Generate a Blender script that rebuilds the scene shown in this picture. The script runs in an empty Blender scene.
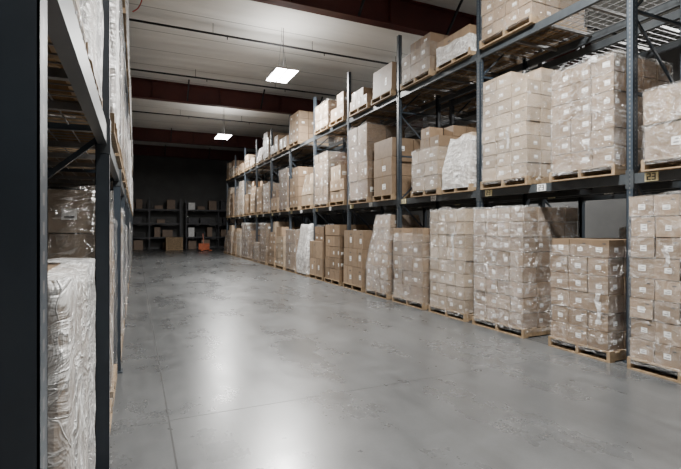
import bpy, math, random
from mathutils import Vector, noise
D2R = math.pi/180

# ---------------------------------------------------------------- materials
def newmat(name):
    m = bpy.data.materials.new(name); m.use_nodes = True
    nt = m.node_tree
    return m, nt, nt.nodes['Principled BSDF'], nt.nodes['Material Output']

def noise_node(nt, scale, detail=4, vec=None, rough=0.55):
    n = nt.nodes.new('ShaderNodeTexNoise')
    n.inputs['Scale'].default_value = scale
    n.inputs['Detail'].default_value = detail
    n.inputs['Roughness'].default_value = rough
    if vec: nt.links.new(vec, n.inputs['Vector'])
    return n

def ramp(nt, src, stops):
    r = nt.nodes.new('ShaderNodeValToRGB')
    el = r.color_ramp.elements
    while len(el) < len(stops): el.new(0.5)
    for e, (p, c) in zip(el, stops):
        e.position = p
        e.color = (c[0], c[1], c[2], 1) if hasattr(c, '__len__') else (c, c, c, 1)
    nt.links.new(src, r.inputs[0])
    return r

def geopos(nt):
    return nt.nodes.new('ShaderNodeNewGeometry').outputs['Position']

def mapping(nt, vec, scale=(1, 1, 1), rot=(0, 0, 0)):
    m = nt.nodes.new('ShaderNodeMapping')
    m.inputs['Scale'].default_value = scale
    m.inputs['Rotation'].default_value = rot
    nt.links.new(vec, m.inputs['Vector'])
    return m.outputs[0]

def bump(nt, h, strength, dist=0.02):
    b = nt.nodes.new('ShaderNodeBump')
    b.inputs['Strength'].default_value = strength
    b.inputs['Distance'].default_value = dist
    nt.links.new(h, b.inputs['Height'])
    return b.outputs[0]

def mixc(nt, a, b, fac=1.0, mode='MULTIPLY'):
    mx = nt.nodes.new('ShaderNodeMix'); mx.data_type = 'RGBA'; mx.blend_type = mode
    if isinstance(fac, float): mx.inputs[0].default_value = fac
    else: nt.links.new(fac, mx.inputs[0])
    nt.links.new(a, mx.inputs[6])
    if isinstance(b, tuple): mx.inputs[7].default_value = b
    else: nt.links.new(b, mx.inputs[7])
    return mx.outputs[2]

def mk_math(nt):
    def mth(op, a, b=None, c=None):
        m = nt.nodes.new('ShaderNodeMath'); m.operation = op
        for i, v in enumerate((a, b, c)):
            if v is None: continue
            if isinstance(v, (int, float)): m.inputs[i].default_value = v
            else: nt.links.new(v, m.inputs[i])
        return m.outputs[0]
    return mth

def mottled(name, c1, c2, scale, rough=0.6, metal=0.0, bmp=0.0):
    m, nt, p, o = newmat(name)
    n = noise_node(nt, scale, 5, geopos(nt))
    r = ramp(nt, n.outputs[0], [(0.3, c1), (0.7, c2)])
    nt.links.new(r.outputs[0], p.inputs['Base Color'])
    p.inputs['Roughness'].default_value = rough
    p.inputs['Metallic'].default_value = metal
    if bmp: nt.links.new(bump(nt, n.outputs[0], bmp), p.inputs['Normal'])
    return m

M_CART, nt, p, o = newmat('cardboard')
at = nt.nodes.new('ShaderNodeAttribute'); at.attribute_name = 'Col'
n = noise_node(nt, 9, 5, geopos(nt))
r = ramp(nt, n.outputs[0], [(0.3, 0.8), (0.7, 1.06)])
nt.links.new(mixc(nt, at.outputs['Color'], r.outputs[0]), p.inputs['Base Color'])
p.inputs['Roughness'].default_value = 0.6

M_LABEL = mottled('label_paper', (0.72, 0.72, 0.7), (0.84, 0.84, 0.82), 30, 0.5)
M_TAG = mottled('yellow_location_tag', (0.7, 0.62, 0.35), (0.78, 0.7, 0.42), 10, 0.5)
M_INK = mottled('label_ink', (0.03, 0.03, 0.03), (0.06, 0.06, 0.06), 30, 0.5)
M_TAPE = mottled('packing_tape', (0.23, 0.165, 0.105), (0.3, 0.22, 0.145), 20, 0.25)
M_WOOD = mottled('pallet_wood', (0.16, 0.105, 0.055), (0.31, 0.22, 0.13), 14, 0.75, 0, 0.2)

def wrapmat(name, lo, hi, gloss=0.07, bd=0.24, rough=0.22):
    m, nt, p, o = newmat(name); mth = mk_math(nt)
    pos = geopos(nt)
    wv = noise_node(nt, 1.6, 3, pos)
    pos2 = mixc(nt, pos, wv.outputs['Color'], 0.5, 'ADD')
    a = noise_node(nt, 2.6, 4, mapping(nt, pos2, (1.2, 1.2, 5.0), (0.35, 0.3, 0)), 0.6)
    b = noise_node(nt, 4, 4, mapping(nt, pos2, (2.4, 2.4, 0.6), (0.6, -0.6, 0)), 0.6)
    c = noise_node(nt, 2.2, 2, mapping(nt, pos2, (1.0, 1.0, 4.5), (-0.6, 0.55, 0)), 0.5)
    d = noise_node(nt, 3.0, 2, mapping(nt, pos2, (2.6, 2.6, 0.7), (0.2, 0.3, 0)), 0.5)
    mul = mth('MULTIPLY', a.outputs[0], b.outputs[0])
    base = ramp(nt, mul, [(0.24, lo), (0.31, lo*1.5), (0.42, hi)]).outputs[0]
    cr1 = ramp(nt, c.outputs[0], [(0.475, 0.0), (0.5, 1.0), (0.515, 0.0)]).outputs[0]
    cr2 = ramp(nt, d.outputs[0], [(0.48, 0.0), (0.5, 0.8), (0.512, 0.0)]).outputs[0]
    cr = mth('MULTIPLY', mth('MAXIMUM', cr1, cr2), mth('MULTIPLY', wv.outputs[0], hi*1.4))
    fac = mth('MINIMUM', mth('ADD', base, cr), 0.95)
    tr = nt.nodes.new('ShaderNodeBsdfTransparent')
    mixs = nt.nodes.new('ShaderNodeMixShader')
    nt.links.new(fac, mixs.inputs[0])
    nt.links.new(tr.outputs[0], mixs.inputs[1])
    nt.links.new(p.outputs[0], mixs.inputs[2])
    gl = nt.nodes.new('ShaderNodeBsdfGlossy'); gl.inputs['Roughness'].default_value = rough
    mix2 = nt.nodes.new('ShaderNodeMixShader'); mix2.inputs[0].default_value = gloss
    h = mth('ADD', mth('MULTIPLY', mul, 1.0), mth('MULTIPLY', mth('MAXIMUM', cr1, cr2), 0.05))
    bn = bump(nt, h, 1.0, bd)
    nt.links.new(bn, gl.inputs['Normal'])
    nt.links.new(mixs.outputs[0], mix2.inputs[1]); nt.links.new(gl.outputs[0], mix2.inputs[2])
    nt.links.new(mix2.outputs[0], o.inputs[0])
    p.inputs['Base Color'].default_value = (0.88, 0.88, 0.87, 1)
    p.inputs['Roughness'].default_value = rough+.03
    nt.links.new(bn, p.inputs['Normal'])
    return m
M_WRAP = wrapmat('stretch_film', 0.01, 0.26, 0.09)
M_WRAPH = wrapmat('stretch_film_dense', 0.03, 0.5, 0.13)
M_WRAPW = wrapmat('stretch_film_white', 0.3, 0.85, 0.08, 0.12, 0.34)

M_POST, nt, p, o = newmat('rack_post_paint'); mth = mk_math(nt)
sep = nt.nodes.new('ShaderNodeSeparateXYZ'); nt.links.new(geopos(nt), sep.inputs[0])
zz = mth('FRACT', mth('MULTIPLY', sep.outputs[2], 1/0.0508))
isz = mth('LESS_THAN', mth('ABSOLUTE', mth('SUBTRACT', zz, 0.5)), 0.22)
sepn = nt.nodes.new('ShaderNodeAttribute'); sepn.attribute_name = 'Col'
sc = nt.nodes.new('ShaderNodeSeparateColor'); nt.links.new(sepn.outputs['Color'], sc.inputs[0])
hole = mth('MULTIPLY', isz, mth('GREATER_THAN', sc.outputs[0], 0.5))
nn = noise_node(nt, 5, 4, geopos(nt))
rr = ramp(nt, nn.outputs[0], [(0.3, (0.017, 0.025, 0.035)), (0.7, (0.026, 0.037, 0.05))])
nt.links.new(mixc(nt, rr.outputs[0], (0.11, 0.11, 0.108, 1), hole, 'MIX'), p.inputs['Base Color'])
p.inputs['Roughness'].default_value = 0.45
M_BEAM = mottled('rack_beam_paint', (0.038, 0.045, 0.052), (0.062, 0.07, 0.076), 4, 0.42, 0.2)
M_WIRE = mottled('deck_wire_zinc', (0.15, 0.15, 0.15), (0.24, 0.24, 0.24), 6, 0.45, 0.6)
M_STEEL = mottled('dark_steel', (0.02, 0.02, 0.023), (0.04, 0.04, 0.045), 6, 0.5, 0.4)
M_RED = mottled('oxide_red_steel', (0.07, 0.015, 0.013), (0.105, 0.022, 0.018), 2, 0.55)
M_ORANGE = mottled('orange_paint', (0.3, 0.06, 0.015), (0.4, 0.085, 0.02), 6, 0.45)
M_BLACK = mottled('black_rubber', (0.012, 0.012, 0.012), (0.03, 0.03, 0.03), 6, 0.7)
M_CABR = mottled('red_cable', (0.3, 0.03, 0.03), (0.4, 0.05, 0.04), 6, 0.5)
M_WALL = mottled('painted_wall', (0.085, 0.085, 0.085), (0.115, 0.115, 0.113), 1.2, 0.8)
M_TRIM = mottled('trim_paint', (0.05, 0.05, 0.055), (0.07, 0.07, 0.075), 3, 0.6)

M_CEIL, nt, p, o = newmat('ceiling_insulation'); mth = mk_math(nt)
pos = geopos(nt)
n = noise_node(nt, 0.7, 4, mapping(nt, pos, (0.3, 2.0, 1)))
r = ramp(nt, n.outputs[0], [(0.3, (0.66, 0.65, 0.62)), (0.7, (0.78, 0.77, 0.74))])
sp = nt.nodes.new('ShaderNodeSeparateXYZ'); nt.links.new(pos, sp.inputs[0])
seam = mth('LESS_THAN', mth('ABSOLUTE', mth('SUBTRACT', mth('FRACT', mth('MULTIPLY', sp.outputs[1], 1/1.52)), 0.5)), 0.012)
nt.links.new(mixc(nt, r.outputs[0], (0.3, 0.3, 0.29, 1), seam, 'MIX'), p.inputs['Base Color'])
p.inputs['Roughness'].default_value = 0.7
nt.links.new(bump(nt, n.outputs[0], 0.5, 0.3), p.inputs['Normal'])

# polished concrete
M_FLOOR, nt, p, o = newmat('polished_concrete')
pos = geopos(nt)
n1 = noise_node(nt, 0.4, 6, pos, 0.55); n2 = noise_node(nt, 3.0, 5, pos, 0.6)
n3 = noise_node(nt, 0.9, 5, mapping(nt, pos, (1.8, 0.6, 1), (0, 0, 0.2)), 0.55)
n4 = noise_node(nt, 1.6, 3, mapping(nt, pos, (5.0, 0.35, 1), (0, 0, 0.08)), 0.5)
n5 = noise_node(nt, 45, 2, pos, 0.6)
f = mixc(nt, n1.outputs[0], n2.outputs[0], 0.35, 'MIX')
r = ramp(nt, f, [(0.34, (0.048, 0.05, 0.052)), (0.5, (0.072, 0.075, 0.077)), (0.66, (0.104, 0.107, 0.109))])
speck = ramp(nt, n5.outputs[0], [(0.3, 0.9), (0.7, 1.08)])
streak = ramp(nt, n4.outputs[0], [(0.48, 1.0), (0.7, 0.84)])
c = mixc(nt, r.outputs[0], speck.outputs[0]); c = mixc(nt, c, streak.outputs[0])
nt.links.new(c, p.inputs['Base Color'])
r2 = ramp(nt, mixc(nt, n3.outputs[0], n2.outputs[0], 0.3, 'MIX'), [(0.36, 0.24), (0.64, 0.35)])
nt.links.new(r2.outputs[0], p.inputs['Roughness'])
p.inputs['Specular IOR Level'].default_value = 0.9
nt.links.new(bump(nt, n1.outputs[0], 0.1, 0.02), p.inputs['Normal'])
M_JOINT = mottled('joint_filler', (0.015, 0.015, 0.015), (0.028, 0.028, 0.028), 8, 0.6)
M_JOINT2 = mottled('joint_sawcut', (0.035, 0.035, 0.035), (0.055, 0.055, 0.055), 8, 0.5)

M_LED = bpy.data.materials.new('led_lens'); M_LED.use_nodes = True
pn = M_LED.node_tree.nodes['Principled BSDF']
pn.inputs['Base Color'].default_value = (0.9, 0.9, 0.9, 1)
pn.inputs['Emission Color'].default_value = (1, 1, 1, 1)
pn.inputs['Emission Strength'].default_value = 40
M_WHITE = mottled('white_enamel', (0.6, 0.6, 0.6), (0.7, 0.7, 0.7), 6, 0.4)

# ---------------------------------------------------------------- mesh builder
class MB:
    def __init__(s):
        s.v = []; s.f = []; s.m = []; s.c = []; s.sm = []; s.mats = []
    def mi(s, mat):
        if mat not in s.mats: s.mats.append(mat)
        return s.mats.index(mat)
    def hexa(s, pts, mat, col=(0, 0, 0)):
        b = len(s.v); s.v += [tuple(q) for q in pts]
        i = s.mi(mat)
        for q in ((0, 3, 2, 1), (4, 5, 6, 7), (0, 1, 5, 4), (1, 2, 6, 5), (2, 3, 7, 6), (3, 0, 4, 7)):
            s.f.append(tuple(b+k for k in q)); s.m.append(i); s.c.append(col); s.sm.append(False)
    def box(s, x0, x1, y0, y1, z0, z1, mat, col=(0, 0, 0)):
        s.hexa([(x0, y0, z0), (x1, y0, z0), (x1, y1, z0), (x0, y1, z0),
                (x0, y0, z1), (x1, y0, z1), (x1, y1, z1), (x0, y1, z1)], mat, col)
    def bar(s, a, b, w, h, mat, col=(0, 0, 0)):
        a = Vector(a); b = Vector(b); d = (b-a).normalized()
        up = Vector((0, 0, 1)) if abs(d.z) < 0.95 else Vector((1, 0, 0))
        r = d.cross(up).normalized()*w/2; u = r.cross(d).normalized()*h/2
        s.hexa([a-r-u, a+r-u, b+r-u, b-r-u, a-r+u, a+r+u, b+r+u, b-r+u], mat, col)
    def quad(s, pts, mat, col=(0, 0, 0), smooth=False):
        b = len(s.v); s.v += [tuple(q) for q in pts]
        s.f.append((b, b+1, b+2, b+3)); s.m.append(s.mi(mat)); s.c.append(col); s.sm.append(smooth)
    def cyl(s, a, b, rad, mat, n=12):
        a = Vector(a); b = Vector(b); d = (b-a).normalized()
        up = Vector((0, 0, 1)) if abs(d.z) < 0.9 else Vector((1, 0, 0))
        r = d.cross(up).normalized(); u = r.cross(d).normalized()
        bs = len(s.v)
        for q in (a, b):
            for k in range(n):
                t = 2*math.pi*k/n
                s.v.append(tuple(q+(r*math.cos(t)+u*math.sin(t))*rad))
        i = s.mi(mat)
        for k in range(n):
            s.f.append((bs+k, bs+(k+1) % n, bs+n+(k+1) % n, bs+n+k)); s.m.append(i); s.c.append((0, 0, 0)); s.sm.append(True)
        s.f.append(tuple(bs+k for k in range(n))[::-1]); s.m.append(i); s.c.append((0, 0, 0)); s.sm.append(False)
        s.f.append(tuple(bs+n+k for k in range(n))); s.m.append(i); s.c.append((0, 0, 0)); s.sm.append(False)
    def build(s, name, origin=(0, 0, 0)):
        o = Vector(origin)
        me = bpy.data.meshes.new(name)
        me.from_pydata([tuple(Vector(q)-o) for q in s.v], [], s.f)
        for m in s.mats: me.materials.append(m)
        me.polygons.foreach_set('material_index', s.m)
        me.polygons.foreach_set('use_smooth', s.sm)
        ca = me.color_attributes.new('Col', 'FLOAT_COLOR', 'CORNER')
        buf = []
        for f, c in zip(s.f, s.c): buf += [c[0], c[1], c[2], 1.0]*len(f)
        ca.data.foreach_set('color', buf)
        me.update()
        ob = bpy.data.objects.new(name, me); ob.location = o
        bpy.context.collection.objects.link(ob)
        return ob

# ---------------------------------------------------------------- room
XL, XR, YF, YB, HC = -3.6, 13.5, -7.0, 36.5, 7.35
floor = MB(); floor.box(XL, XR, YF, YB, -0.2, 0, M_FLOOR)
for X in (0.245, 5.0, 9.8, -3.0):
    floor.box(X-0.006, X+0.006, YF, YB, -0.01, 0.0012, M_JOINT)
for k in range(-1, 8):
    Y = 3.9+k*4.6
    floor.box(XL, XR, Y-0.0015, Y+0.0015, -0.01, 0.0011, M_JOINT2)
floor.build('floor')
mb = MB(); mb.box(XL, XR, YF, YB, HC, HC+0.15, M_CEIL); mb.build('ceiling')
mb = MB(); mb.box(XL-0.2, XL, YF, YB, 0, HC, M_WALL); mb.build('wall_left')
mb = MB(); mb.box(XR, XR+0.2, YF, YB, 0, HC, M_WALL); mb.build('wall_right')
mb = MB(); mb.box(XL-0.2, XR+0.2, YB, YB+0.2, 0, HC, M_WALL); mb.build('wall_back')
mb = MB(); mb.box(XL-0.2, XR+0.2, YF-0.2, YF, 0, HC, M_WALL); mb.build('wall_front')
mb = MB(); mb.box(XL, XR, YB-0.02, YB, 0, 0.12, M_TRIM); mb.build('baseboard_back')

for Y in (0.3, 9.9, 19.3, 28.7, 34.5):
    mb = MB()
    zb, zt = 6.62, 7.34
    mb.box(XL+.01, XR-.01, Y-0.14, Y+0.14, zb, zb+0.025, M_RED)
    mb.box(XL+.01, XR-.01, Y-0.14, Y+0.14, zt-0.025, zt, M_RED)
    mb.box(XL+.01, XR-.01, Y-0.008, Y+0.008, zb, zt, M_RED)
    for X in (-2, 0.6, 3.2, 5.8, 8.4, 11):
        mb.box(X-0.006, X+0.006, Y-0.13, Y+0.13, zb, zt, M_RED)
    for X in (1.9, 4.9, 7.5):
        mb.bar((X, Y-0.1, 6.64), (X, Y-0.75, 7.32), 0.05, 0.05, M_STEEL)
    mb.build('steel_rafter', (5, Y, 6.9))
for Y, Z in ((13.2, 7.05), (17.3, 7.05), (23.5, 7.05), (6.4, 7.05), (8.3, 6.9)):
    mb = MB(); mb.cyl((XL+.01, Y, Z), (XR-.01, Y, Z), 0.03, M_STEEL)
    for X in (-1, 2, 5, 8, 11):
        mb.cyl((X, Y, Z), (X, Y, HC-.005), 0.008, M_STEEL, 6)
        mb.cyl((X+.4, Y, Z), (X+.4, Y, Z-0.1), 0.015, M_STEEL, 6)
    mb.build('sprinkler_pipe', (5, Y, Z))

# ---------------------------------------------------------------- racks
L1, L2 = 2.17, 4.45
def rack(name, xf, side, ys, top=5.7, levels=(L1, L2), depth=1.1, P=0.08, flange_holes=True):
    mb = MB()
    def X(a, b):
        return (min(xf+side*a, xf+side*b), max(xf+side*a, xf+side*b))
    for Y in ys:
        for d in (0.0, depth-P):
            x0, x1 = X(d, d+P)
            fr = X(d, d+0.004) if d == 0 else X(d+P-0.004, d+P)
            mb.box(fr[0], fr[1], Y-P/2, Y-0.008, 0.01, top, M_POST)
            mb.box(fr[0], fr[1], Y+0.008, Y+P/2, 0.01, top, M_POST)
            mb.box(fr[0], fr[1], Y-0.008, Y+0.008, 0.01, top, M_POST, (1, 0, 0))
            xm = (x0+x1)/2
            hc = (1, 0, 0) if (d == 0 and flange_holes) else (0, 0, 0)
            for e0, e1 in ((Y-P/2, Y-P/2+0.004), (Y+P/2-0.004, Y+P/2)):
                mb.box(x0, xm-.007, e0, e1, 0.01, top, M_POST)
                mb.box(xm+.007, x1, e0, e1, 0.01, top, M_POST)
                mb.box(xm-.007, xm+.007, e0, e1, 0.01, top, M_POST, hc)
            bk = X(d+P-0.004, d+P) if d == 0 else X(d, d+0.004)
            mb.box(bk[0], bk[1], Y-P/2, Y-P/2+0.02, 0.01, top, M_POST)
            mb.box(bk[0], bk[1], Y+P/2-0.02, Y+P/2, 0.01, top, M_POST)
            px = X(d-0.02, d+P+0.02)
            mb.box(px[0], px[1], Y-0.07, Y+0.07, 0, 0.012, M_POST)
        z = 0.25; flip = False
        xa, xb = xf+side*P*0.7, xf+side*(depth-P*0.7)
        mb.bar((xa, Y, z), (xb, Y, z), 0.03, 0.035, M_POST)
        while z+0.95 < top:
            if flip: mb.bar((xb, Y, z), (xa, Y, z+0.9), 0.025, 0.03, M_POST)
            else: mb.bar((xa, Y, z), (xb, Y, z+0.9), 0.025, 0.03, M_POST)
            flip = not flip; z += 0.95
            mb.bar((xa, Y, z), (xb, Y, z), 0.03, 0.035, M_POST)
    for a, b in zip(ys[:-1], ys[1:]):
        ya, yb = a+P/2, b-P/2
        for L in levels:
            for d in (0.012, depth-0.062):
                x0, x1 = X(d, d+0.05)
                mb.box(x0, x1, ya, yb, L-0.115, L, M_BEAM)
                fx = X(-0.006, 0.05) if d < 0.5 else X(depth-0.06, depth+0.006)
                for e0, e1 in ((ya, ya+0.006), (yb-0.006, yb)):
                    mb.box(fx[0], fx[1], e0, e1, L-0.17, L+0.04, M_BEAM)
                f2 = X(-0.006, -0.001) if d < 0.5 else X(depth+0.001, depth+0.006)
                mb.box(f2[0], f2[1], ya-0.035, ya, L-0.17, L+0.04, M_BEAM)
                mb.box(f2[0], f2[1], yb, yb+0.03, L-0.17, L+0.04, M_BEAM)
            for k in range(1, 4):
                Y = ya+(yb-ya)*k/4
                x0, x1 = X(0.06, depth-0.06)
                mb.box(x0, x1, Y-0.02, Y+0.02, L-0.05, L-0.014, M_WIRE)
            for k in range(8):
                xx = xf+side*(0.08+(depth-0.16)*k/7)
                mb.box(xx-0.003, xx+0.003, ya, yb, L-0.014, L-0.008, M_WIRE)
            for k in range(22):
                Y = ya+(yb-ya)*(k+.5)/22
                x0, x1 = X(0.01, depth-0.01)
                mb.box(x0, x1, Y-0.003, Y+0.003, L-0.008, L-0.002, M_WIRE)
            if levels[0] == L and side > 0:
                x0, x1 = X(-0.004, 0.011)
                for yy, mt in ((ya+1.2, M_LABEL), (yb-0.2, M_TAG)):
                    mb.box(x0, x1, yy-0.07, yy+0.07, L-0.105, L-0.01, mt)
                    xi = X(-0.0055, -0.003)
                    for q in (0.006, -0.046):
                        w = .04; s_ = .011
                        for zz_ in (.095, .062, .03): mb.box(xi[0], xi[1], yy+q, yy+q+w, L-zz_, L-zz_+s_, M_INK)
                        mb.box(xi[0], xi[1], yy+q, yy+q+s_, L-0.056, L-0.022, M_INK)
                        if q > 0: mb.box(xi[0], xi[1], yy+q+w-s_, yy+q+w, L-.09, L-.056, M_INK)
                        else: mb.box(xi[0], xi[1], yy+q, yy+q+s_, L-0.09, L-0.056, M_INK)
    return mb.build(name, (xf, (ys[0]+ys[-1])/2, 0))

D = 5.15
YR = [0.85+2.52*k for k in range(0, 12)]
YR0 = [-1.67]+YR
rack('pallet_rack', D, 1, YR0)
rack('pallet_rack', 6.55, 1, YR0)
XLF = -0.145
YLf = [-1.4, 0.93, 3.12]+[5.45+2.5*k for k in range(0, 10)]
rack('pallet_rack', XLF, -1, YLf, top=6.3, P=.075, flange_holes=False)

# ---------------------------------------------------------------- pallet loads
KRAFT = [(0.20, 0.135, 0.082), (0.25, 0.175, 0.112), (0.155, 0.10, 0.06), (0.34, 0.262, 0.185)]
STY = {'S': (0.29, 0.28, 0.21), 'M': (0.36, 0.37, 0.27), 'L': (0.52, 0.56, 0.42), 'F': (0.4, 0.46, 0.15), 'K': (0.42, 0.3, 0.33)}

def pallet(mb, x0, x1, y0, y1, z):
    for yy in (y0+0.02, (y0+y1)/2, y1-0.02):
        mb.box(x0, x1, yy-0.02, yy+0.02, z+0.016, z+0.11, M_WOOD)
    n = 7; w = 0.095
    for k in range(n):
        xx = x0+w/2+(x1-x0-w)*k/(n-1)
        mb.box(xx-w/2, xx+w/2, y0, y1, z+0.11, z+0.128, M_WOOD)
    for k in range(3):
        xx = x0+w/2+(x1-x0-w)*k/2
        mb.box(xx-w/2, xx+w/2, y0, y1, z, z+0.016, M_WOOD)

def cartons(mb, rnd, X0, X1, Y0, Y1, zb, ztop, sty, base, face, lab, irr):
    cx, cy, cz = STY[sty]
    nx = max(1, round((X1-X0)/cx)); ny = max(1, round((Y1-Y0)/cy)); nz = max(1, round((ztop-zb)/cz))
    dx, dy, dz = (X1-X0)/nx, (Y1-Y0)/ny, (ztop-zb)/nz
    g = 0.006; J = .006
    ul = rnd.choice((.12, .5, .33))
    for k in range(nz):
        jx, jy = rnd.uniform(-.008, .008), rnd.uniform(-.007, .007)
        for i in range(nx):
            for j in range(ny):
                if 0 < i < nx-1 and 0 < j < ny-1 and k < nz-1-(irr > 0): continue
                if irr and k == nz-1 and rnd.random() < irr: continue
                v = rnd.uniform(0.76, 1.16)
                c = tuple(q*v for q in base)
                a0 = X0+i*dx+g+jx+rnd.uniform(-J, J); a1 = X0+(i+1)*dx-g+jx+rnd.uniform(-J, J)
                b0 = Y0+j*dy+g+jy+rnd.uniform(-J, J); b1 = Y0+(j+1)*dy-g+jy+rnd.uniform(-J, J)
                c0 = zb+k*dz; c1 = zb+(k+1)*dz-0.009
                mb.box(a0, a1, b0, b1, c0, c1, M_CART, c)
                H = c1-c0; W = b1-b0
                e = 0.0012
                onf = (i == 0 if face < 0 else i == nx-1)
                if onf:
                    xf = a0-e if face < 0 else a1+e
                    def fq(u0, u1, v0, v1, m, off=0):
                        xx = xf+face*off
                        pts = [(xx, b0+u0*W, c0+v0*H), (xx, b0+u1*W, c0+v0*H), (xx, b0+u1*W, c0+v1*H), (xx, b0+u0*W, c0+v1*H)]
                        if face < 0: pts = pts[::-1]
                        mb.quad(pts, m)
                    if sty in 'LMK' and rnd.random() < .7: fq(.46, .54, .0, 1, M_TAPE)
                    if rnd.random() < lab:
                        u = ul+rnd.uniform(-.04, .04); s_ = rnd.uniform(.24, .32) if sty not in 'LK' else .18
                        v0 = rnd.uniform(.28, .36); v1 = v0+rnd.uniform(.22, .3)
                        fq(u, u+s_, v0, v1, M_LABEL, .0006)
                        fq(u+.04, u+s_-.04, v0+.05, v0+.09, M_INK, .001)
                        fq(u+.04, u+s_*.6, v1-.08, v1-.05, M_INK, .001)
                    if rnd.random() < .5:
                        fq(.15, .31, .74, .8, M_INK, .0005)
                if j == 0 and rnd.random() < lab*.5:
                    Wx = a1-a0; yy = b0-e
                    for (u0, u1, v0, v1, m, off) in ((ul, ul+.26, .3, .56, M_LABEL, 0), (ul+.04, ul+.22, .34, .39, M_INK, .0006)):
                        mb.quad([(a0+u0*Wx, yy-off, c0+v0*H), (a0+u1*Wx, yy-off, c0+v0*H), (a0+u1*Wx, yy-off, c0+v1*H), (a0+u0*Wx, yy-off, c0+v1*H)], m)
    return dz

def load(x0, x1, y0, y1, z, ztop, sty='M', wrap=1, seed=0, face=-1, irr=0.0, tint=0, lab=0.75, taper=0.0, split=0.0, lean=0.0, name=None):
    rnd = random.Random(seed*7+3)
    mb = MB()
    pallet(mb, x0, x1, y0, y1, z)
    zb = z+0.13
    X0, X1, Y0, Y1 = x0+.02, x1-.02, y0+.02, y1-.02
    cxm, cym = (X0+X1)/2, (Y0+Y1)/2
    base = KRAFT[tint % 4]
    vstart = len(mb.v)
    if split:
        zs = zb+(ztop-zb)*split
        cartons(mb, rnd, X0, X1, Y0, Y1, zb, zs, sty, base, face, lab, 0)
        ya = Y0 if rnd.random() < .5 else Y0+(Y1-Y0)*.3
        yb = ya+(Y1-Y0)*.7
        dz = cartons(mb, rnd, X0+.03, X1-.1, ya, yb, zs, ztop, rnd.choice('MLK'), KRAFT[(tint+rnd.choice((1, 2, 3))) % 4], face, lab*.6, irr)
        wtop = zs+(ztop-zs)*.05
    else:
        dz = cartons(mb, rnd, X0, X1, Y0, Y1, zb, ztop, sty, base, face, lab, irr)
        wtop = ztop+0.01 if not irr else ztop-dz*0.4
    if wrap:
        wm = (None, M_WRAP, M_WRAPH, M_WRAPW)[wrap]
        ex = 0.022
        A0, A1, B0, B1 = X0-ex, X1+ex, Y0-ex, Y1+ex
        rc = 0.05
        prof = []
        def edge(pa, pb, n):
            for q in range(n): prof.append((pa[0]+(pb[0]-pa[0])*q/n, pa[1]+(pb[1]-pa[1])*q/n))
        def arc(cxx, cyy, a):
            for q in range(3):
                t = (a+30*q)*D2R; prof.append((cxx+rc*math.cos(t), cyy+rc*math.sin(t)))
        arc(A0+rc, B0+rc, 180); edge((A0+rc, B0), (A1-rc, B0), 8)
        arc(A1-rc, B0+rc, 270); edge((A1, B0+rc), (A1, B1-rc), 8)
        arc(A1-rc, B1-rc, 0); edge((A1-rc, B1), (A0+rc, B1), 8)
        arc(A0+rc, B1-rc, 90); edge((A0, B1-rc), (A0, B0+rc), 8)
        nr = 14; N = len(prof); bs = len(mb.v); mi = mb.mi(wm)
        for rI in range(nr+1):
            z_ = z+0.07+(wtop-z-0.07)*rI/nr
            for (px, py) in prof:
                d = 0.018*noise.noise(Vector((px*4+seed, py*4, z_*7)))+0.002
                vx, vy = px-cxm, py-cym
                if abs(vx)/(A1-A0) > abs(vy)/(B1-B0): px += math.copysign(d, vx)
                else: py += math.copysign(d, vy)
                mb.v.append((px, py, z_+(0.07*noise.noise(Vector((px*3, py*3, seed))) if rI == nr else 0)))
        for rI in range(nr):
            for q in range(N):
                a = bs+rI*N+q; b = bs+rI*N+(q+1) % N
                mb.f.append((a, b, b+N, a+N)); mb.m.append(mi); mb.c.append((0, 0, 0)); mb.sm.append(True)
        if not irr and not split:
            bs2 = len(mb.v); last = mb.v[bs+nr*N:bs+(nr+1)*N]
            for (px, py, pz) in last:
                mb.v.append((px+(cxm-px)*.25, py+(cym-py)*.25, ztop+0.014+0.01*noise.noise(Vector((px*5, py*5, 1)))))
            for q in range(N):
                a = bs+nr*N+q; b = bs+nr*N+(q+1) % N
                mb.f.append((a, b, bs2+(q+1) % N, bs2+q)); mb.m.append(mi); mb.c.append((0, 0, 0)); mb.sm.append(True)
        if rnd.random() < .5:
            xx = (A0-.012) if face < 0 else (A1+.012)
            yy = B0+rnd.uniform(.1, .7)*(B1-B0); zt_ = z+(wtop-z)*rnd.uniform(.5, .95); ln = rnd.uniform(.2, .5)
            for q in range(4):
                z1_, z2_ = zt_-ln*q/4, zt_-ln*(q+1)/4
                o1, o2 = .012*math.sin(q*1.7), .012*math.sin((q+1)*1.7)
                mb.quad([(xx+face*abs(o1), yy+o1, z1_), (xx+face*abs(o1), yy+.05+o1*2, z1_), (xx+face*abs(o2), yy+.05+o2*2, z2_), (xx+face*abs(o2), yy+o2, z2_)], M_WRAPW, smooth=True)
    th = rnd.uniform(-.7, .7)*D2R
    ct, st = math.cos(th), math.sin(th)
    for q in range(vstart, len(mb.v)):
        x, y, zc = mb.v[q]
        h = (zc-zb)/(ztop-zb)
        s = 1-taper*max(0, h-.35)
        dx_, dy_ = (x-cxm)*s, (y-cym)*s
        mb.v[q] = (cxm+dx_*ct-dy_*st, cym+dx_*st+dy_*ct+lean*max(0, h), zc)
    nm = name or ('shrink_wrapped_pallet_load' if wrap else 'carton_pallet_load')
    return mb.build(nm, ((x0+x1)/2, (y0+y1)/2, z))

sd = [0]
def R(level, y0, y1, ztop, **k):
    sd[0] += 1
    if level == 0: x0, x1, z = 4.95, 6.1, 0.0
    elif level == 1: x0, x1, z = 5.08, 6.22, L1
    else: x0, x1, z = 5.08, 6.22, L2
    load(x0, x1, y0, y1, z, ztop, seed=sd[0], face=-1, **k)

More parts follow.
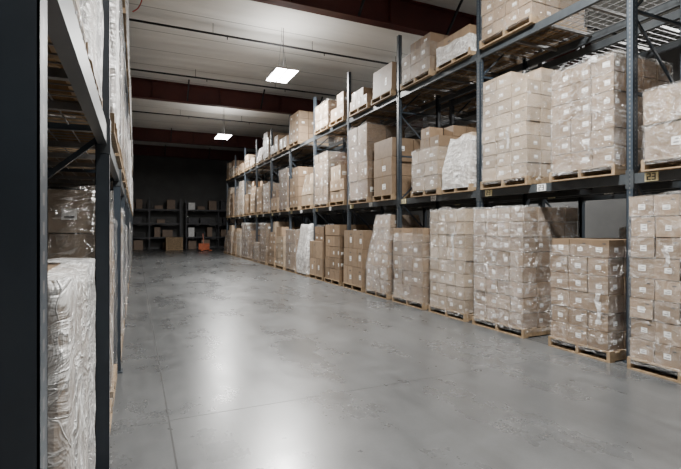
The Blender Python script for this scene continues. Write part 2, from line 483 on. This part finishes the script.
R(0, 0.95, 2.05, 1.8, sty='M', wrap=1, tint=1)
R(0, 2.2, 3.27, 1.9, sty='S', wrap=1, tint=1, lab=.95)
R(0, 3.47, 4.32, 1.42, sty='S', wrap=1, tint=0, irr=0.12, lab=.9)
R(0, 4.74, 5.8, 1.86, sty='S', wrap=2, tint=1)
R(0, 5.98, 7.0, 1.88, sty='S', wrap=1, tint=3, lab=.6)
R(0, 7.18, 8.32, 1.56, sty='M', wrap=1, tint=1, irr=.2)
R(0, 8.52, 9.55, 1.85, sty='M', wrap=2, tint=1, taper=.5)
R(0, 9.72, 10.83, 1.5, sty='L', wrap=0, tint=1, lab=.5)
R(0, 11.05, 12.1, 1.65, sty='K', wrap=0, tint=0, lab=.5)
R(0, 12.25, 13.35, 1.6, sty='L', wrap=0, tint=1, split=.7)
R(0, 13.57, 14.6, 1.65, sty='M', wrap=3, tint=1, taper=.35)
R(0, 14.75, 15.85, 1.5, sty='L', wrap=1, tint=0)
R(1, 0.97, 2.0, 3.5, sty='M', wrap=1, tint=0)
R(1, 2.1, 3.2, 3.05, sty='L', wrap=2, tint=0, lab=.5)
R(1, 3.5, 4.42, 3.62, sty='S', wrap=2, tint=0, lab=.95)
R(1, 4.8, 5.76, 3.9, sty='S', wrap=1, tint=3, lab=.9, irr=.12)
R(1, 6.02, 6.78, 3.2, sty='F', wrap=3, tint=3, taper=.35, irr=.3)
R(1, 6.9, 7.8, 3.5, sty='M', wrap=1, tint=3, split=.65, irr=.3)
R(1, 8.55, 9.42, 3.55, sty='L', wrap=0, tint=0, lab=.4)
R(1, 9.7, 10.75, 4.1, sty='L', wrap=1, tint=0, lab=.4, lean=.05)
R(1, 11.05, 12.05, 3.3, sty='K', wrap=0, tint=1, split=.6)
R(1, 12.2, 13.3, 3.8, sty='M', wrap=1, tint=1)
R(2, 0.97, 2.0, 5.6, sty='M', wrap=1, tint=0)
R(2, 2.2, 3.2, 5.3, sty='L', wrap=3, tint=0)
R(2, 4.72, 5.78, 5.95, sty='S', wrap=1, tint=1)
R(2, 6.02, 6.95, 4.98, sty='M', wrap=3, tint=0, irr=.3)
R(2, 7.15, 8.2, 5.3, sty='M', wrap=1, tint=0, split=.75)
R(2, 8.58, 9.5, 5.2, sty='L', wrap=0, tint=0, lean=-.04)
R(2, 9.7, 10.7, 5.05, sty='M', wrap=0, tint=1, split=.5)
R(2, 11.1, 12.0, 5.25, sty='M', wrap=0, tint=1, irr=.4)
R(2, 12.2, 13.25, 5.3, sty='M', wrap=1, tint=1)
rnd = random.Random(11)
def rv():
    return dict(sty=rnd.choice('MLLMK'), tint=rnd.choice((0, 0, 1, 1, 2, 3)), irr=rnd.choice((0, 0, .35)),
                split=rnd.choice((0, 0, .6, .75)), taper=rnd.choice((0, 0, 0, .3)))
for bi, b in enumerate(YR[:-1]):
    for h in (0, 1):
        y0 = b+0.14+h*1.2; y1 = y0+1.03+rnd.uniform(-.12, .04)
        if b > 15.5:
            R(0, y0, y1, rnd.uniform(1.35, 1.85), wrap=rnd.choice((0, 1, 1, 2)), **rv())
        if b > 13:
            R(1, y0, y1, rnd.uniform(3.0, 4.1), wrap=rnd.choice((0, 0, 1, 2)), **rv())
            if rnd.random() < .9:
                R(2, y0, y1, rnd.uniform(4.9, 5.7), wrap=rnd.choice((0, 0, 1, 2)), **rv())
for bi, b in enumerate(YR[:-1]):
    for h in (0, 1):
        y0 = b+0.14+h*1.2; y1 = y0+1.0
        for lv, z in ((0, 0), (1, L1), (2, L2)):
            if rnd.random() < (.9, .75, .6)[lv] and not (lv == 0 and b > 16):
                sd[0] += 1
                load(6.62, 7.58, y0, y1, z, z+rnd.uniform(.9, 1.7 if lv < 2 else 1.2), sty=rnd.choice('ML'), wrap=rnd.choice((0, 1, 3)), tint=rnd.randrange(4), seed=sd[0], face=-1, lab=.4)

def Lf(y0, y1, z, ztop, proud=0.02, **k):
    sd[0] += 1
    load(XLF-1.08, XLF+proud, y0, y1, z, ztop, seed=sd[0], face=1, **k)
Lf(1.65, 2.92, 0, 1.36, proud=-.06, sty='L', wrap=3, tint=1, lab=.3)
Lf(3.3, 4.25, 0, 1.8, sty='M', wrap=1, tint=3, proud=-.03)
Lf(4.4, 5.3, 0, 1.6, sty='L', wrap=1, tint=0, proud=-.03)
Lf(-0.3, 0.8, 0, 1.3, sty='L', wrap=1, tint=1, proud=-.06)
Lf(1.1, 2.0, L1, 3.3, sty='M', wrap=2, tint=1, proud=-.03)
Lf(2.08, 2.98, L1, 3.7, sty='M', wrap=3, tint=1, proud=-.03)
Lf(3.3, 4.2, L1, 3.9, sty='M', wrap=3, tint=0)
Lf(4.35, 5.3, L1, 3.6, sty='M', wrap=2, tint=0)
for i, b in enumerate(YLf[3:-1]):
    for h in (0, 1):
        y0 = b+.14+h*1.2; y1 = y0+1.03
        Lf(y0, y1, 0, rnd.uniform(1.4, 1.8), proud=-.01, sty=rnd.choice('ML'), wrap=rnd.choice((0, 1, 2)), tint=rnd.randrange(3))
        Lf(y0, y1, L1, rnd.uniform(3.3, 4.1), proud=.02, sty=rnd.choice('ML'), wrap=rnd.choice((1, 2, 3)), tint=rnd.randrange(3))
        Lf(y0, y1, L2, rnd.uniform(5.3, 5.9), proud=.02, sty=rnd.choice('ML'), wrap=rnd.choice((1, 2, 3)), tint=rnd.randrange(3))
Lf(3.3, 4.3, L2, 5.6, sty='M', wrap=2, tint=0)
Lf(4.4, 5.3, L2, 5.8, sty='M', wrap=2, tint=0)

# ---------------------------------------------------------------- far end
def far_shelf(x0, x1, y0, y1, name):
    mb = MB()
    for X in (x0, (x0+x1)/2, x1):
        for Y in (y0, y1):
            mb.box(X-.04, X+.04, Y-.04, Y+.04, 0, 3.6, M_STEEL)
    for z in (0.9, 1.9, 2.9):
        for Y in (y0, y1): mb.box(x0, x1, Y-.03, Y+.03, z-.1, z, M_STEEL)
        mb.box(x0, x1, y0, y1, z-.02, z+.0, M_STEEL)
    rr = random.Random(5)
    for z in (0, .9, 1.9, 2.9):
        x = x0+.15
        while x < x1-.8:
            w = rr.uniform(.3, .7); h = rr.uniform(.25, .7)
            m = rr.choice((M_CART, M_CART, M_STEEL, M_WHITE, M_BLACK, M_CART))
            if abs(x+w/2-(x0+x1)/2) > w/2+.08:
                mb.box(x, x+w, y0+.15, y1-.1, z+.002, z+h, m, (.2, .14, .1))
                mb.box(x-.01, x+w+.01, y0+.14, y1-.09, z+h, z+h+.02, m, (.14, .1, .07))
            x += w+rr.uniform(.05, .4)
    mb.build(name, ((x0+x1)/2, y0, 0))
far_shelf(-1.2, 3.0, 34.9, 35.8, 'storage_shelving')
far_shelf(3.4, 8.0, 34.9, 35.8, 'storage_shelving')
mb = MB()
for x in (3.9, 4.45):
    mb.box(x, x+.16, 30.9, 32.0, .05, .1, M_ORANGE)
    mb.cyl((x+.02, 31.0, .04), (x+.14, 31.0, .04), .04, M_BLACK)
mb.box(3.9, 4.61, 32.0, 32.15, .05, .5, M_ORANGE)
mb.cyl((4.1, 32.25, .1), (4.4, 32.25, .1), .1, M_BLACK)
mb.bar((4.25, 32.2, .2), (4.25, 32.5, 1.15), .05, .05, M_ORANGE)
mb.bar((4.08, 32.5, 1.15), (4.42, 32.5, 1.15), .03, .03, M_BLACK)
mb.build('pallet_jack', (4.2, 32, 0))
mb = MB()
for k in range(7): pallet(mb, 1.9, 3.0, 33.2, 34.2, k*.13)
mb.build('pallet_stack', (2.5, 33.7, 0))

# ---------------------------------------------------------------- lights
def highbay(x, y, z, power, up=0.055):
    mb = MB()
    w, l = .33, .6
    mb.box(x-w, x+w, y-l, y+l, z, z+.05, M_WHITE)
    mb.box(x-w*.4, x+w*.4, y-l*.6, y+l*.6, z+.05, z+.11, M_WHITE)
    for s in (-1, 1):
        mb.box(x+s*w*.5-w*.42, x+s*w*.5+w*.42, y-l+.03, y+l-.03, z-.012, z, M_LED)
        mb.bar((x, y+s*l*.8, z+.05), (x, y+s*.05, HC-.4), .006, .006, M_STEEL)
    mb.cyl((x, y, HC-.42), (x, y, HC-.01), .006, M_STEEL, 6)
    mb.cyl((x+.05, y, z+.1), (x+.05, y, HC-.01), .008, M_BLACK, 6)
    mb.build('led_high_bay_light', (x, y, z))
    for nm, e, dz_, rx in (('led_panel', power, -.03, 0), ('ceiling_fill', power*up, .13, math.pi)):  # upward area light is an added fill that brightens the ceiling
        ld = bpy.data.lights.new(nm, 'AREA'); ld.shape = 'RECTANGLE'; ld.size = .6; ld.size_y = 1.15
        ld.energy = e; ld.color = (1.0, .985, .95)
        lo = bpy.data.objects.new(nm, ld); lo.location = (x, y, z+dz_); lo.rotation_euler = (rx, 0, 0)
        bpy.context.collection.objects.link(lo)
highbay(3.85, 12.65, 5.95, 1000)
highbay(3.85, 22.3, 5.95, 700)
highbay(2.8, 3.3, 5.95, 900)
highbay(1.6, -3.5, 5.95, 150)  # unseen fixture added behind the camera as fill light
highbay(10.5, 2.5, 5.95, 600)
highbay(10.5, 12.5, 5.95, 600)

def cable(pts, mat, rad=.012):
    cu = bpy.data.curves.new('hanging_cable', 'CURVE'); cu.dimensions = '3D'; cu.bevel_depth = rad
    sp = cu.splines.new('BEZIER'); sp.bezier_points.add(len(pts)-1)
    for b, q in zip(sp.bezier_points, pts):
        b.co = q; b.handle_left_type = b.handle_right_type = 'AUTO'
    cu.materials.append(mat)
    o = bpy.data.objects.new('hanging_cable', cu); bpy.context.collection.objects.link(o)
cable([(.45, 9.7, 7.3), (.35, 9.7, 6.9), (.15, 9.7, 6.2), (.05, 9.7, 5.85), (-.05, 9.7, 5.75)], M_CABR)
cable([(.32, 9.7, 7.3), (.42, 9.7, 6.8), (.3, 9.7, 6.3), (.08, 9.7, 6.5), (-.05, 9.7, 6.55)], M_CABR)

w = bpy.data.worlds.new('World'); bpy.context.scene.world = w; w.use_nodes = True
w.node_tree.nodes['Background'].inputs[0].default_value = (.5, .55, .6, 1)
w.node_tree.nodes['Background'].inputs[1].default_value = .01

cam = bpy.data.cameras.new('camera'); co = bpy.data.objects.new('camera', cam)
bpy.context.collection.objects.link(co)
co.location = (0, 0, 1.55); co.rotation_euler = (math.pi/2, 0, -24.3*D2R)
cam.lens = 24; cam.sensor_width = 36; cam.shift_y = -6.5/681; cam.clip_start = .05
bpy.context.scene.camera = co
